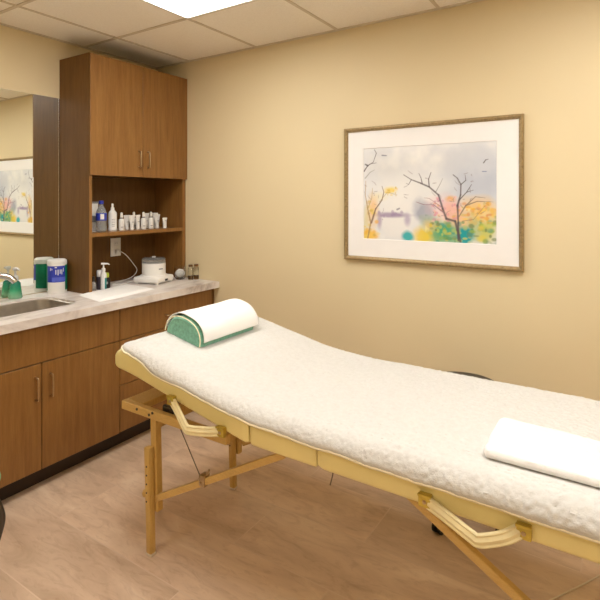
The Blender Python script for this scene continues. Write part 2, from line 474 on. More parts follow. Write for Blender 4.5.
# ------------------------------------------------------------------ outlet
ou = thing('wall_outlet', 'white electrical outlet plate at the back of the cabinet niche', 'outlet', (.010, 2.222, 1.09))
b = box(N(), .010, .016, 2.180, 2.262, 1.032, 1.158, .002); obj('cover_plate', b, M['white'], ou, True, world=True)
for z in (1.062, 1.120):
    b = box(N(), .0155, .0185, 2.205, 2.239, z - .019, z + .019, .001, 1); s = obj('socket', b, M['label'], ou, world=True)
    g = N(); box(g, .018, .0188, 2.213, 2.2145, z - .004, z + .008); box(g, .018, .0188, 2.228, 2.2295, z - .004, z + .008)
    obj('slots', g, M['black'], s, world=True)

# ------------------------------------------------------------------ wax warmer and its cord
ww = thing('wax_warmer', 'white round wax warmer with a clear lid on a square base', 'warmer', (.275, 2.335, CZ), .25)
b = N(); box(b, -.100, .100, -.100, .100, .006, .048, .016, 4); lathe(b, [(0, .046), (.094, .046), (.092, .052), (.082, .056), (0, .056)], 36)
for sx_ in (-1, 1):
    for sy_ in (-1, 1): lathe(b, [(0, 0), (.012, 0), (.012, .008), (0, .008)], 12, (sx_ * .08, sy_ * .08, 0))
obj('base', b, M['white'], ww, True)
b = lathe(N(), [(0, .052), (.074, .052), (.079, .058), (.079, .134), (.073, .137), (.067, .133), (.067, .11), (0, .11)], 40); obj('pot', b, M['white'], ww, True)
b = lathe(N(), [(0, .112), (.0665, .112), (.0665, .122), (.05, .124), (0, .122)], 32); obj('wax', b, M['grey'], ww, True)
b = lathe(N(), [(.0795, .1375), (.0795, .162), (.070, .170), (.03, .172), (0, .172), (0, .169), (.03, .169), (.068, .167), (.0765, .161), (.0765, .1375), (.0795, .1375)], 40); obj('lid', b, M['clear'], ww, True)
b = lathe(N(), [(0, .172), (.012, .172), (.013, .178), (0, .180)], 20); obj('lid_knob', b, M['white'], ww, True)
b = N(); box(b, .0995, .102, -.016, .016, .016, .030, .001, 1); obj('switch', b, M['black'], ww)
b = N()
for k in range(9):
    a = -.62 + k * .045
    t_ = box(N(), -.0005, .0006, -.0013, .0013, -.004, .004); merge(b, t_, Matrix.Rotation(a + .10, 4, 'Z') @ Matrix.Translation((.0795, 0, .098)))
obj('lettering', b, M['grey'], ww)
b = N(); box(b, .108, .140, -.016, .030, .001, .004)
cd = thing('power_cord', 'white power cord from the outlet to the wax warmer', 'cord', (.02, 2.222, 1.06))
b = box(N(), .019, .045, 2.208, 2.236, 1.050, 1.078, .004); obj('plug', b, M['white'], cd, True, world=True)
pts = [(.045, 2.222, 1.066), (.066, 2.232, 1.062), (.075, 2.27, 1.03), (.08, 2.32, .97), (.085, 2.345, .925), (.085, 2.31, .885), (.09, 2.22, .865), (.12, 2.12, .8605), (.16, 2.10, .8605), (.18, 2.18, .8605), (.150, 2.215, .8605), (.17, 2.245, .868)]
b2 = N(); tube(b2, spline(pts, 8), .0027, 8); obj('cable', b2, M['white'], cd, True, world=True)

# ------------------------------------------------------------------ bottles helper
def lathe_part(name, prof, m_, root, seg=24, sx=1, sy=1, label=None):
    o = obj(name, lathe(N(), prof, seg, (0, 0, 0), sx, sy), m_, root, True)
    if label: o['label'] = label
    return o
def pump_head(root, z, m_, s=1.0, rot=0.):
    b = N(); lathe(b, [(0, z), (.011 * s, z), (.011 * s, z + .014 * s), (.005 * s, z + .018 * s), (.004 * s, z + .04 * s), (0, z + .04 * s)], 16)
    d = Vector((math.cos(rot), math.sin(rot), 0)); a = Vector((0, 0, z + .042 * s))
    tube(b, [a - d * .014 * s, a, a + d * .024 * s, a + d * .034 * s - Vector((0, 0, .006 * s))], [.006 * s, .0065 * s, .004 * s, .003 * s], 10)
    return obj('pump', b, m_, root, True)

# canister of wipes against the mirror: blue front, green back
cn = thing('wipes_canister', 'white wipes canister with blue and green label standing by the mirror', 'canister', (.078, 1.752, CZ))
R_ = .056
lathe_part('body', [(0, 0), (R_ - .003, 0), (R_, .004), (R_, .178), (0, .178)], M['white'], cn, 36)
lathe_part('lid', [(0, .178), (R_ + .0005, .178), (R_ + .0015, .183), (R_ - .001, .198), (R_ - .010, .205), (.02, .207), (0, .207)], M['label'], cn, 36)
def wrap(a0, a1, z0, z1, r, n=24):
    b = N(); A = []
    for k in range(n + 1):
        a = math.radians(a0 + (a1 - a0) * k / n)
        A.append([b.verts.new((r_ * math.cos(a), r_ * math.sin(a), z)) for r_, z in ((r, z0), (r, z1), (r - .0006, z1), (r - .0006, z0))])
    for P, Q in zip(A, A[1:]):
        for i in range(4): b.faces.new([P[i], P[(i + 1) % 4], Q[(i + 1) % 4], Q[i]])
    b.faces.new(A[0]); b.faces.new(A[-1]); return b
obj('front_label', wrap(-97, 20, .070, .168, R_ + .0008), M['blue'], cn, True)['label'] = 'deep blue front of the label'
obj('back_label', wrap(20, 263, .020, .172, R_ + .0008, 36), M['green'], cn, True)['label'] = 'green back of the label'
obj('label_panel', wrap(-60, 20, .074, .100, R_ + .0014), M['bluel'], cn, True)['label'] = 'lighter blue lower panel'
b = N()
for a0, zz, ww_, hh in ((-72, .135, 6, .016), (-62, .135, 4, .010), (-40, .118, 5, .028), (-44, .146, 12, .006), (-28, .116, 5, .034), (-16, .120, 4, .026), (-20, .104, 14, .006), (-6, .118, 4, .03), (-75, .10, 12, .004), (-75, .092, 12, .004), (4, .130, 4, .022)):
    if zz < .108: continue
    zz = zz + .014
   
    merge(b, wrap(a0, a0 + ww_, zz - hh / 2, zz + hh / 2, R_ + .0018, 4))
for k in range(9): merge(b, wrap(150, 153.5, .05 + k * .009, .056 + k * .009, R_ + .0016, 2))
for k in range(3): merge(b, wrap(-35, 0, .030 + k * .006, .032 + k * .006, R_ + .0008, 6))
obj('lettering', b, M['label'], cn, True)

# green soap bottle
so = thing('soap_dispenser', 'green tinted hand soap bottle with clear pump by the faucet', 'soap bottle', (.046, 1.518, CZ))
lathe_part('bottle', [(0, 0), (.034, 0), (.038, .006), (.034, .03), (.029, .07), (.027, .088), (.020, .098), (.014, .101), (0, .110)], M['soap'], so, 32)
lathe_part('collar', [(0, .101), (.016, .101), (.016, .126), (.010, .132), (0, .132)], M['frost'], so)
b = N(); lathe(b, [(0, .132), (.006, .132), (.006, .158), (.012, .162), (.016, .168), (.014, .178), (0, .180)], 20)
tube(b, [(0, 0, .170), (.03, .0, .171), (.045, 0, .166)], [.007, .006, .004], 10)
obj('pump', b, M['frost'], so, True)

# ------------------------------------------------------------------ things in the lower niche
def place(bx, by): return (bx, by, CZ)
t = thing('spray_bottle', 'small dark bottle with a clear cap, leftmost in the lower niche', 'bottle', place(.20, 1.919))
lathe_part('body', [(0, 0), (.015, 0), (.016, .004), (.016, .045), (.010, .055), (0, .055)], M['clear'], t)
lathe_part('cap', [(0, .055), (.009, .055), (.009, .085), (0, .087)], M['darkmetal'], t)
t = thing('lotion_bottle', 'dark bottle with a tall cream cap in the lower niche', 'bottle', place(.20, 1.965))
lathe_part('body', [(0, 0), (.020, 0), (.0215, .004), (.0215, .078), (.018, .082), (0, .082)], M['plum'], t)
lathe_part('cap', [(0, .082), (.0195, .082), (.019, .118), (.017, .121), (0, .121)], M['cotton'], t)
t = thing('pump_bottle', 'slim white and green pump bottle in the lower niche', 'bottle', place(.235, 1.966))
lathe_part('body', [(0, 0), (.017, 0), (.018, .004), (.018, .100), (.010, .112), (.009, .120), (0, .120)], M['label'], t)
obj('label_band', wrap(-10, 70, .004, .075, .0186, 10), M['teal'], t, True)['label'] = 'teal green stripe'
pump_head(t, .120, M['label'], 1.05, .9)
t = thing('product_jar', 'dark squat bottle with a lime top beside the slim pump bottle', 'bottle', place(.19, 2.018))
lathe_part('body', [(0, 0), (.023, 0), (.025, .004), (.025, .058), (.018, .068), (0, .068)], M['black'], t)
lathe_part('cap', [(0, .068), (.017, .068), (.019, .080), (.016, .096), (0, .1)], M['lime'], t)
b = lathe(N(), [(0, 0), (.009, 0), (.0095, .0012), (0, .0012)], 16); bmesh.ops.transform(b, matrix=Matrix.Rotation(-.6, 4, 'Z') @ Matrix.Translation((.0245, 0, .035)) @ Matrix.Rotation(PI / 2, 4, 'Y'), verts=b.verts)
obj('emblem', b, M['label'], t, True)

# towel / sheet lying on the worktop
b = N(); nx, ny = 26, 30; vs = []
for L_ in range(2):
    for i in range(nx + 1):
        for j in range(ny + 1):
            u, v_ = i / nx, j / ny
            c00, c10, c11, c01 = (.285, 1.765), (.555, 1.715), (.505, 2.150), (.215, 2.170)
            x = c00[0] * (1 - u) * (1 - v_) + c10[0] * u * (1 - v_) + c11[0] * u * v_ + c01[0] * (1 - u) * v_
            y = c00[1] * (1 - u) * (1 - v_) + c10[1] * u * (1 - v_) + c11[1] * u * v_ + c01[1] * (1 - u) * v_
            x += .006 * math.sin(v_ * 5)
            edge = min(u, 1 - u, v_, 1 - v_)
            th = .013 * min(1, (edge * 9) ** .5 if edge > 0 else 0)
            z = CZ + .0012 + (th + .0012 * noise.noise(Vector((x * 18, y * 18, 0)))) * (1 if L_ else 0)
            vs.append(b.verts.new((x, y, max(z, CZ + .0012))))
def vi(L_, i, j): return vs[L_ * (nx + 1) * (ny + 1) + i * (ny + 1) + j]
for L_ in range(2):
    for i in range(nx):
        for j in range(ny): b.faces.new([vi(L_, i, j), vi(L_, i + 1, j), vi(L_, i + 1, j + 1), vi(L_, i, j + 1)])
bmesh.ops.remove_doubles(b, verts=b.verts, dist=.0003)
o = obj('hand_towel', b, M['sheet'], None, True, loc=(.36, 2.0, CZ), world=True); tag(o, 'white hand towel lying flat on the marbled worktop', 'towel')

# glass jar of cotton, two small glass bottles
jr = thing('cotton_jar', 'clear glass jar of white cotton at the right end of the worktop', 'jar', place(.320, 2.535))
lathe_part('glass', [(0, 0), (.028, 0), (.036, .008), (.041, .035), (.041, .070), (.038, .084), (.044, .092), (.041, .092), (.035, .084), (.038, .069), (.038, .035), (.033, .011), (.026, .005), (0, .005)], M['glass'], jr, 32)
b = N(); bmesh.ops.create_icosphere(b, subdivisions=5, radius=1)
for v in b.verts:
    n_ = v.co.normalized(); k = .98 + .28 * abs(noise.noise(n_ * 2.6)) - .10 * abs(noise.noise(n_ * 5)) + .04 * noise.noise(n_ * 14)
    v.co = Vector((n_.x * .032 * k, n_.y * .032 * k, .040 + n_.z * .030 * k))
obj('cotton_balls', b, M['cotton'], jr, True)
def glass_bottle(x, y, label):
    t = thing('glass_bottle', label, 'bottle', place(x, y), 0, 'small glass bottles at the end of the worktop')
    lathe_part('glass', [(0, 0), (.016, 0), (.018, .004), (.018, .082), (.012, .090), (.012, .094), (0, .094)], M['glass'], t, 24)
    lathe_part('liquid', [(0, .004), (.0155, .004), (.0155, .03), (0, .03)], M['brown'], t, 20)
    lathe_part('cap', [(0, .094), (.015, .094), (.015, .108), (0, .109)], M['brown'], t, 20)
    return t
g0 = glass_bottle(.412, 2.548, 'brown capped glass bottle right beside the cotton jar')
g1 = copy_tree(g0); g1.location = (.428, 2.586, CZ); g1['label'] = 'brown capped glass bottle nearest the back wall corner, on the worktop end'

# ------------------------------------------------------------------ products on the shelf
def onshelf(name, label, cat, x, y, rz=0, group=None): return thing(name, label, cat, (x, y, SZ), rz, group)
t = onshelf('product_tube', 'tall silver and white tube behind the blue capped water bottle', 'tube', .168, 1.947)
b = N()
def tube_body(h, r0, wtop, n=10, seg=24, m_=None, z0=.0):
    b = N(); rings = []
    for k in range(n + 1):
        f_ = k / n; rx = r0 + (wtop - r0) * f_; ry = r0 * (1 - f_) + .002 * f_
        rings.append([b.verts.new((ry * math.cos(2 * PI * i / seg), rx * math.sin(2 * PI * i / seg), z0 + h * f_)) for i in range(seg)])
    for A, B in zip(rings, rings[1:]):
        for i in range(seg): b.faces.new([A[i], A[(i + 1) % seg], B[(i + 1) % seg], B[i]])
    b.faces.new(rings[0]); b.faces.new(rings[-1]); return b
obj('body', tube_body(.158, .020, .027, z0=.022), M['label'], t, True)
lathe_part('cap', [(0, 0), (.018, 0), (.0185, .022), (0, .022)], M['cotton'], t)
obj('stripe', wrap(-70, 30, .06, .10, .0245, 8), M['grey'], t, True)
b = N(); box(b, -.004, .004, -.028, .028, .178, .190, .001, 1); obj('crimp', b, M['grey'], t)
t = onshelf('water_bottle', 'clear plastic water bottle with blue cap and blue label on the shelf', 'bottle', .235, 1.950)
wr = [(0, 0), (.026, 0), (.032, .006), (.0325, .03), (.029, .045), (.032, .06), (.032, .115), (.028, .135), (.016, .158), (.0115, .166), (.0115, .176), (0, .176)]
lathe_part('bottle', wr, M['pet'], t, 28)
lathe_part('cap', [(0, .176), (.0145, .176), (.0145, .196), (0, .197)], M['blue'], t)
obj('label_band', wrap(0, 359.9, .072, .118, .0328, 32), M['blue'], t, True)
obj('label_spot', wrap(-45, -5, .08, .113, .0333, 8), M['label'], t, True)
t = onshelf('spray_bottle', 'tall white spray bottle with white nozzle beside the water bottle', 'bottle', .20, 2.058)
lathe_part('body', [(0, 0), (.026, 0), (.029, .005), (.029, .012), (.0265, .016), (.0265, .108), (.024, .122), (.013, .134), (.011, .138), (0, .138)], M['label'], t, 28)
lathe_part('collar', [(0, .138), (.012, .138), (.012, .150), (.009, .153), (0, .153)], M['white'], t)
lathe_part('nozzle', [(0, .153), (.0065, .153), (.0075, .172), (.005, .178), (0, .178)], M['white'], t)
b = N()
for k in range(5): merge(b, wrap(-45, -5, .03 + k * .011, .033 + k * .011, .0268, 4))
obj('print', b, M['grey'], t, True); t.children[-1]['label'] = 'faint grey lines of print' if t.children else ''
def dropper(label, x, y, first=None):
    if first is None:
        t = onshelf('serum_bottle', label, 'bottle', x, y, 0, 'white serum bottles on the shelf')
        lathe_part('body', [(0, 0), (.0175, 0), (.0185, .003), (.0185, .066), (.016, .073), (.009, .077), (0, .077)], M['label'], t, 20)
        lathe_part('collar', [(0, .077), (.010, .077), (.010, .085), (0, .085)], M['grey'], t, 16)
        lathe_part('cap', [(0, .085), (.009, .085), (.0078, .114), (.004, .118), (0, .118)], M['white'], t, 16)
        obj('print', wrap(-50, 0, .02, .024, .0188, 4), M['grey'], t)
        return t
    t = copy_tree(first); t.location = (x, y, SZ); t['label'] = label; return t
d0 = dropper('white serum bottle next to the tall white spray bottle', .21, 2.120)
dropper('white serum bottle standing behind the two left tubes on the shelf', .13, 2.283, d0)
dropper('white serum bottle in the middle of the row, right of the narrow tube', .21, 2.300, d0)
dropper('white serum bottle just left of the tall wide tubes', .21, 2.365, d0)
def ctube(label, x, y, h, w_, first=None):
    t = onshelf('cream_tube', label, 'tube', x, y, 0, 'white cream tubes on the shelf')
    obj('body', tube_body(h, .013, w_, z0=.018), M['label'], t, True)
    lathe_part('cap', [(0, 0), (.013, 0), (.0135, .018), (0, .018)], M['white'], t, 20)
    b = N(); box(b, -.0028, .0028, -w_ - .0005, w_ + .0005, .018 + h, .018 + h + .010, .0008, 1); obj('crimp', b, M['white'], t)
    obj('print', box(N(), .0105, .0118, -.008, .008, .05, .053), M['grey'], t)
    return t
ctube('white cream tube, first of the tubes from the left', .165, 2.196, .070, .025)
ctube('white cream tube, second of the tubes from the left', .205, 2.207, .070, .024)
ctube('narrow white cream tube between two serum bottles', .19, 2.268, .070, .019)
ctube('white cream tube mostly hidden behind the two right serum bottles', .12, 2.400, .078, .025)
ctube('tall wide white cream tube right of the last serum bottle', .145, 2.458, .080, .025)
ctube('tall wide white cream tube beside the smallest tube', .190, 2.437, .070, .026)
ctube('smallest white cream tube at the right end of the row', .235, 2.468, .046, .020)

# ------------------------------------------------------------------ framed picture
FX0, FX1, FZ0, FZ1 = 1.625, 2.594, 1.081, 1.840
pc = thing('framed_picture', 'framed watercolour of trees with a white mat on the tan back wall', 'picture', ((FX0 + FX1) / 2, YW, FZ0))
def frame_ring(x0, x1, z0, z1, prof):
    """prof: (inset, depth from wall)"""
    b = N(); rings = []
    for ins, dep in prof:
        rings.append([b.verts.new(p) for p in ((x0 + ins, YW - dep, z0 + ins), (x1 - ins, YW - dep, z0 + ins), (x1 - ins, YW - dep, z1 - ins), (x0 + ins, YW - dep, z1 - ins))])
    rings.append(rings[0])
    for A, B in zip(rings, rings[1:]):
        for k in range(4): b.faces.new([A[k], A[(k + 1) % 4], B[(k + 1) % 4], B[k]])
    return b
obj('frame', frame_ring(FX0, FX1, FZ0, FZ1, [(0, .001), (0, .026), (.004, .030), (.011, .030), (.014, .026), (.018, .024), (.022, .016), (.022, .001)]), M['gold'], pc, world=True)
AX0, AX1, AZ0, AZ1 = 1.743, 2.470, 1.203, 1.720
b = N()
def quad_ring(b, o_, i_, yo, yi):
    A = [b.verts.new((x, yo, z)) for x, z in ((o_[0], o_[2]), (o_[1], o_[2]), (o_[1], o_[3]), (o_[0], o_[3]))]
    B = [b.verts.new((x, yi, z)) for x, z in ((i_[0], i_[2]), (i_[1], i_[2]), (i_[1], i_[3]), (i_[0], i_[3]))]
    for k in range(4): b.faces.new([A[k], A[(k + 1) % 4], B[(k + 1) % 4], B[k]])
oo = (FX0 + .02, FX1 - .02, FZ0 + .02, FZ1 - .02); ii = (AX0, AX1, AZ0, AZ1); i2 = (AX0 + .002, AX1 - .002, AZ0 + .002, AZ1 - .002)
quad_ring(b, oo, ii, YW - .013, YW - .013); quad_ring(b, ii, i2, YW - .013, YW - .0105); quad_ring(b, oo, ii, YW - .004, YW - .004)
obj('mat_board', b, M['matboard'], pc, world=True)

# the painting, computed on a fine grid of vertices
NU, NV = 300, 214
U, V = np.meshgrid(np.linspace(0, 1, NU), np.linspace(0, 1, NV), indexing='ij')
def nz(scale, seed):
    rng = np.random.default_rng(seed); out = np.zeros_like(U); amp = 1; tot = 0
    for o_ in range(4):
        n_ = int(scale * 2 ** o_) + 2; g = rng.random((n_ + 2, n_ + 2))
        x = U * n_; y = V * n_ * .7; xi = x.astype(int); yi = y.astype(int); fx = x - xi; fy = y - yi
        fx = fx * fx * (3 - 2 * fx); fy = fy * fy * (3 - 2 * fy)
        out += amp * ((g[xi, yi] * (1 - fx) + g[xi + 1, yi] * fx) * (1 - fy) + (g[xi, yi + 1] * (1 - fx) + g[xi + 1, yi + 1] * fx) * fy)
        tot += amp; amp *= .55
    return out / tot - .5
W1, W2, W3 = nz(5, 1), nz(5, 2), nz(9, 3)
img = np.empty(U.shape + (3,)); img[:] = (.74, .75, .77)
def lay(colr, a):
    a = np.clip(a, 0, 1)[..., None]; img[:] = img * (1 - a) + np.array(colr) * a
def pxy(X_, Y_):     # study coordinates -> u,v
    u = (X_ - 98) / 381.; top = 137 - 22 * u; bot = 396 + 16 * u
    return u, (bot - Y_) / (bot - top)
def blob(X_, Y_, rx, ry, colr, a=1., soft=.5, wob=.55):
    u, v = pxy(X_, Y_); rx /= 381.; ry /= 272.
    d = np.sqrt(((U - u) / rx + W1 * wob * 1.6) ** 2 + ((V - v) / ry + W2 * wob * 1.6) ** 2) + W3 * wob
    lay(colr, a * np.clip((1 + soft / 2 - d) / soft, 0, 1))
def stroke(pts, w0, w1, colr, a=.9):
    P = [pxy(*p) for p in pts]; n = len(P) - 1
    for i in range(n):
        (ax, ay), (bx_, by_) = P[i], P[i + 1]; asp = .712
        dx, dy = bx_ - ax, (by_ - ay) * asp; L2 = dx * dx + dy * dy + 1e-9
        t_ = np.clip(((U - ax) * dx + (V - ay) * asp * dy) / L2, 0, 1)
        d = np.hypot(U - ax - t_ * dx, (V - ay) * asp - t_ * dy) if True else 0
        wd = (w0 + (w1 - w0) * (i + t_) / n) / 381. * .95 * (1 + 1.2 * W3)
        lay(colr, a * np.clip(1.5 - d / wd, 0, 1))
lay((.74, .75, .78), .6 * np.clip(W1 * 3 + .3, 0, 1)); lay((.92, .90, .86), np.clip(W2 * 3 + .1, 0, 1) * .8)
blob(430, 230, 80, 62, (.46, .50, .60), .8, 1.4); blob(350, 180, 90, 30, (.62, .63, .66), .5, 1.5)
blob(180, 190, 60, 35, (.58, .58, .58), .5, 1.6); blob(215, 290, 80, 60, (.88, .86, .82), .8, 1.5)
blob(285, 320, 28, 30, (.36, .38, .47), .9, .8); blob(305, 350, 22, 20, (.55, .57, .62), .6, 1.2)
blob(200, 365, 45, 30, (.84, .82, .80), .8, 1.0)
blob(190, 328, 48, 7, (.34, .26, .40), .85, .9, .3); blob(150, 345, 7, 22, (.38, .28, .42), .7, 1., .3); blob(236, 342, 9, 16, (.42, .34, .50), .7, 1., .3)
blob(128, 318, 16, 40, (.85, .50, .12), .7, 1.2); blob(118, 385, 22, 18, (.85, .52, .03), .9, .8); blob(108, 340, 9, 40, (.72, .62, .25), .6, 1.2)
blob(185, 256, 16, 9, (.88, .68, .10), .85, .9); blob(150, 275, 22, 12, (.86, .76, .40), .4, 1.2)
blob(320, 375, 45, 35, (.30, .46, .12), .85, .9); blob(420, 350, 60, 38, (.35, .44, .14), .8, 1.0); blob(350, 385, 60, 28, (.12, .38, .18), .8, .9)
blob(277, 385, 25, 22, (.82, .60, .04), .9, .8); blob(300, 360, 16, 14, (.80, .55, .20), .7, 1.); blob(236, 390, 17, 14, (.02, .42, .44), .95, .6)
blob(340, 300, 36, 24, (.82, .50, .52), .6, 1.2); blob(365, 320, 30, 28, (.86, .42, .30), .65, 1.1); blob(430, 305, 38, 26, (.86, .52, .12), .75, 1.0)
blob(455, 330, 22, 30, (.84, .60, .25), .7, 1.); blob(360, 282, 14, 8, (.78, .40, .06), .7, .9); blob(385, 345, 20, 18, (.88, .55, .28), .7, .9)
blob(455, 380, 28, 24, (.58, .56, .10), .85, .9); blob(425, 375, 14, 26, (.50, .55, .30), .6, 1.); blob(340, 370, 18, 18, (.05, .38, .22), .8, .7)
blob(398, 388, 20, 27, (.0, .33, .36), .97, .5); blob(440, 395, 12, 9, (.72, .60, .08), .8, .8)
rg = random.Random(11)
def dabs(n, xr, yr, cols, r0, r1, a=.8):
    for _ in range(n):
        blob(rg.uniform(*xr), rg.uniform(*yr), rg.uniform(r0, r1), rg.uniform(r0, r1) * .8, rg.choice(cols), a * rg.uniform(.5, 1), .6, .35)
dabs(70, (300, 475), (345, 405), [(.10, .30, .12), (.30, .42, .06), (.70, .52, .04), (.04, .30, .24), (.55, .60, .12), (.16, .22, .08)], 3, 9)
dabs(45, (390, 475), (290, 350), [(.80, .42, .04), (.85, .58, .10), (.70, .30, .10), (.60, .48, .16)], 3, 8)
dabs(45, (310, 385), (275, 345), [(.72, .22, .30), (.85, .50, .45), (.60, .25, .35), (.80, .40, .10)], 2.5, 6, .7)
dabs(22, (100, 145), (285, 400), [(.82, .45, .03), (.78, .60, .10), (.60, .40, .10)], 3, 8, .7)
dabs(14, (170, 205), (248, 272), [(.85, .62, .05), (.7, .5, .1)], 2, 5, .8)
dabs(14, (145, 240), (318, 332), [(.30, .20, .38), (.4, .32, .45)], 3, 7, .6)
for _ in range(46):
    x_, y_ = rg.choice([(rg.uniform(225, 345), rg.uniform(200, 290)), (rg.uniform(365, 420), rg.uniform(205, 290)), (rg.uniform(300, 470), rg.uniform(270, 330)), (rg.uniform(100, 170), rg.uniform(235, 340))])
    dx_, dy_ = rg.uniform(-14, 14), rg.uniform(-16, 4)
    stroke([(x_, y_), (x_ + dx_ * .5 + rg.uniform(-3, 3), y_ + dy_ * .5), (x_ + dx_, y_ + dy_)], 1.1, .6, (.22, .16, .18), .5)
lay((.95, .86, .35), .4 * np.clip((W3 - .16) * 9, 0, 1) * (V < .35) * (U > .5)); lay((.10, .22, .10), .5 * np.clip((-W3 - .17) * 9, 0, 1) * (V < .28) * (U > .5))
dk = (.10, .08, .09)
stroke([(385, 402), (378, 370), (372, 345), (348, 338), (338, 310), (326, 270), (300, 247), (275, 236), (248, 226), (225, 212)], 4, 1.0, dk)
stroke([(300, 247), (298, 225), (305, 205)], 1.6, .7, dk); stroke([(280, 238), (276, 220), (270, 208)], 1.3, .6, dk); stroke([(248, 226), (240, 240), (232, 236)], 1.1, .6, dk)
stroke([(318, 262), (330, 240), (338, 222)], 1.2, .5, dk, .6); stroke([(340, 320), (312, 298), (285, 298), (262, 290)], 1.6, .6, (.28, .15, .18)); stroke([(335, 305), (300, 280), (285, 278)], 1.2, .5, (.3, .16, .18), .7)
stroke([(380, 400), (380, 350), (378, 300), (386, 270), (387, 240), (378, 222), (366, 212)], 3.2, 1.2, dk); stroke([(387, 240), (400, 228), (398, 212)], 1.5, .6, dk); stroke([(382, 285), (402, 262), (415, 240)], 1.6, .6, dk); stroke([(402, 262), (420, 256)], 1., .5, dk)
stroke([(380, 335), (400, 300), (430, 288), (470, 290)], 1.7, .8, (.25, .17, .12)); stroke([(400, 300), (425, 275), (450, 278)], 1.2, .6, (.25, .17, .12)); stroke([(390, 345), (420, 340), (450, 300)], 1.2, .6, (.3, .2, .1), .7)
stroke([(112, 395), (122, 350), (112, 310), (104, 270), (106, 230)], 2.4, .8, (.42, .26, .10)); stroke([(124, 350), (138, 310), (158, 285), (164, 262), (158, 245)], 2.4, .9, (.20, .12, .08)); stroke([(112, 310), (125, 280), (128, 250)], 1.4, .6, (.5, .36, .15)); stroke([(150, 290), (175, 262), (205, 270)], 1.1, .5, (.4, .3, .1), .7)
stroke([(100, 202), (112, 186), (130, 176), (140, 150), (134, 140)], 2.2, .9, dk); stroke([(112, 186), (104, 182)], 3.2, 2.2, dk); stroke([(125, 180), (140, 178)], 1.5, .7, dk); stroke([(104, 222), (120, 205), (134, 198)], 1.6, .8, (.3, .3, .26), .7)
stroke([(158, 156), (172, 157)], 1.6, 1.0, (.2, .2, .25)); stroke([(446, 178), (451, 170), (458, 168)], 1.6, .8, dk); stroke([(443, 203), (453, 203)], 1.3, 1.1, (.2, .25, .4)); stroke([(205, 312), (212, 309)], 2.2, 1.8, (.3, .28, .32))
me = bpy.data.meshes.new('print')
X_ = AX0 + U * (AX1 - AX0); Z_ = AZ0 + V * (AZ1 - AZ0)
co = np.stack([X_, np.full_like(X_, YW - .010), Z_], -1).reshape(-1, 3)
idx = np.arange(NU * NV).reshape(NU, NV)
fc_ = np.stack([idx[:-1, :-1], idx[1:, :-1], idx[1:, 1:], idx[:-1, 1:]], -1).reshape(-1, 4)
co = co - np.array(pc.location)
me.from_pydata(co.tolist(), [], fc_.tolist())
ca = me.color_attributes.new('paint', 'FLOAT_COLOR', 'POINT')
rgba = np.ones((NU * NV, 4)); rgba[:, :3] = img.reshape(-1, 3); ca.data.foreach_set('color', rgba.ravel())
m, nt, b_ = new_mat('watercolour print')
vc = nt.nodes.new('ShaderNodeVertexColor'); vc.layer_name = 'paint'; nt.links.new(vc.outputs['Color'], b_.inputs['Base Color']); b_.inputs['Roughness'].default_value = .7
me.materials.append(m)
o = bpy.data.objects.new('print', me); COL.objects.link(o); o.parent = pc
o['label'] = 'watercolour of bare trees, a bridge and bright foliage'

# ------------------------------------------------------------------ massage table
BX0, BX1 = 1.150, 3.230; BY0, BY1 = 1.335, 2.050; BC = (BY0 + BY1) / 2; HW = (BY1 - BY0) / 2
PVX = 1.905; ZB = .582; TH = .124; SL = .205
def lift(x):      # rise of the head section
    d = PVX - x
    if d <= -.03: return 0.
    if d < .03: return SL * (d + .03) ** 2 / .12
    return SL * d - (.45 * SL * (d - .56) ** 2 / .19 if d > .56 else 0)
tb = thing('massage_table', 'yellow vinyl massage table with folding wooden legs and raised head end', 'massage table', (2.19, BC, 0))
def toph(x):      # cushion height: the head end is a soft rolled nose
    e = x - BX0; r = .23
    if e >= r: return TH
    return .036 + (TH - .036) * max(0, 1 - (1 - e / r) ** 2) ** .9
def cushion(x0, x1, rl, rr, liftf=lift):
    b = N(); rings = []; n = 46; q = 6; rc = .018
    xs = []
    for k in range(n + 1): xs.append(x0 + (x1 - x0) * k / n)
    for s_ in range(1, 8):
        if rl: xs.append(x0 + rl * (1 - math.cos(s_ / 8 * PI / 2)))
        if rr: xs.append(x1 - rr * (1 - math.cos(s_ / 8 * PI / 2)))
    xs = sorted(set(round(x, 5) for x in xs))
    for x in xs:
        hw = HW
        if rl and x < x0 + rl: hw = HW - rl + math.sqrt(max(0, rl * rl - (x0 + rl - x) ** 2))
        if rr and x > x1 - rr: hw = min(hw, HW - rr + math.sqrt(max(0, rr * rr - (x - x1 + rr) ** 2)))
        z0 = ZB + liftf(x); ring = []; th = toph(x)
        inset = 0
        e = min(x - x0, x1 - x)
        if e < .012: inset = .012 - math.sqrt(max(0, .012 ** 2 - (.012 - e) ** 2))
        for cy_, cz_, a0 in ((hw - rc, th - rc, 0), (-(hw - rc), th - rc, 90), (-(hw - rc), rc, 180), (hw - rc, rc, 270)):
            for k in range(q + 1):
                a = math.radians(a0 + 90 * k / q)
                yy = cy_ + (rc - inset * .5) * math.cos(a); zz = cz_ + (rc - inset * .5) * math.sin(a)
                ring.append(b.verts.new((x, BC + yy, z0 + zz)))
        rings.append(ring)
    for A, B in zip(rings, rings[1:]):
        for k in range(len(A)): b.faces.new([A[k], A[(k + 1) % len(A)], B[(k + 1) % len(A)], B[k]])
    b.faces.new(rings[0]); b.faces.new(rings[-1]); return b
c1 = obj('head_cushion', cushion(BX0, 1.913, .075, 0), M['vinyl'], tb, True, world=True)
c2 = obj('middle_cushion', cushion(1.921, 2.186, 0, 0), M['vinyl'], tb, True, world=True)
c3 = obj('foot_cushion', cushion(2.190, BX1, 0, .075), M['vinyl'], tb, True, world=True)
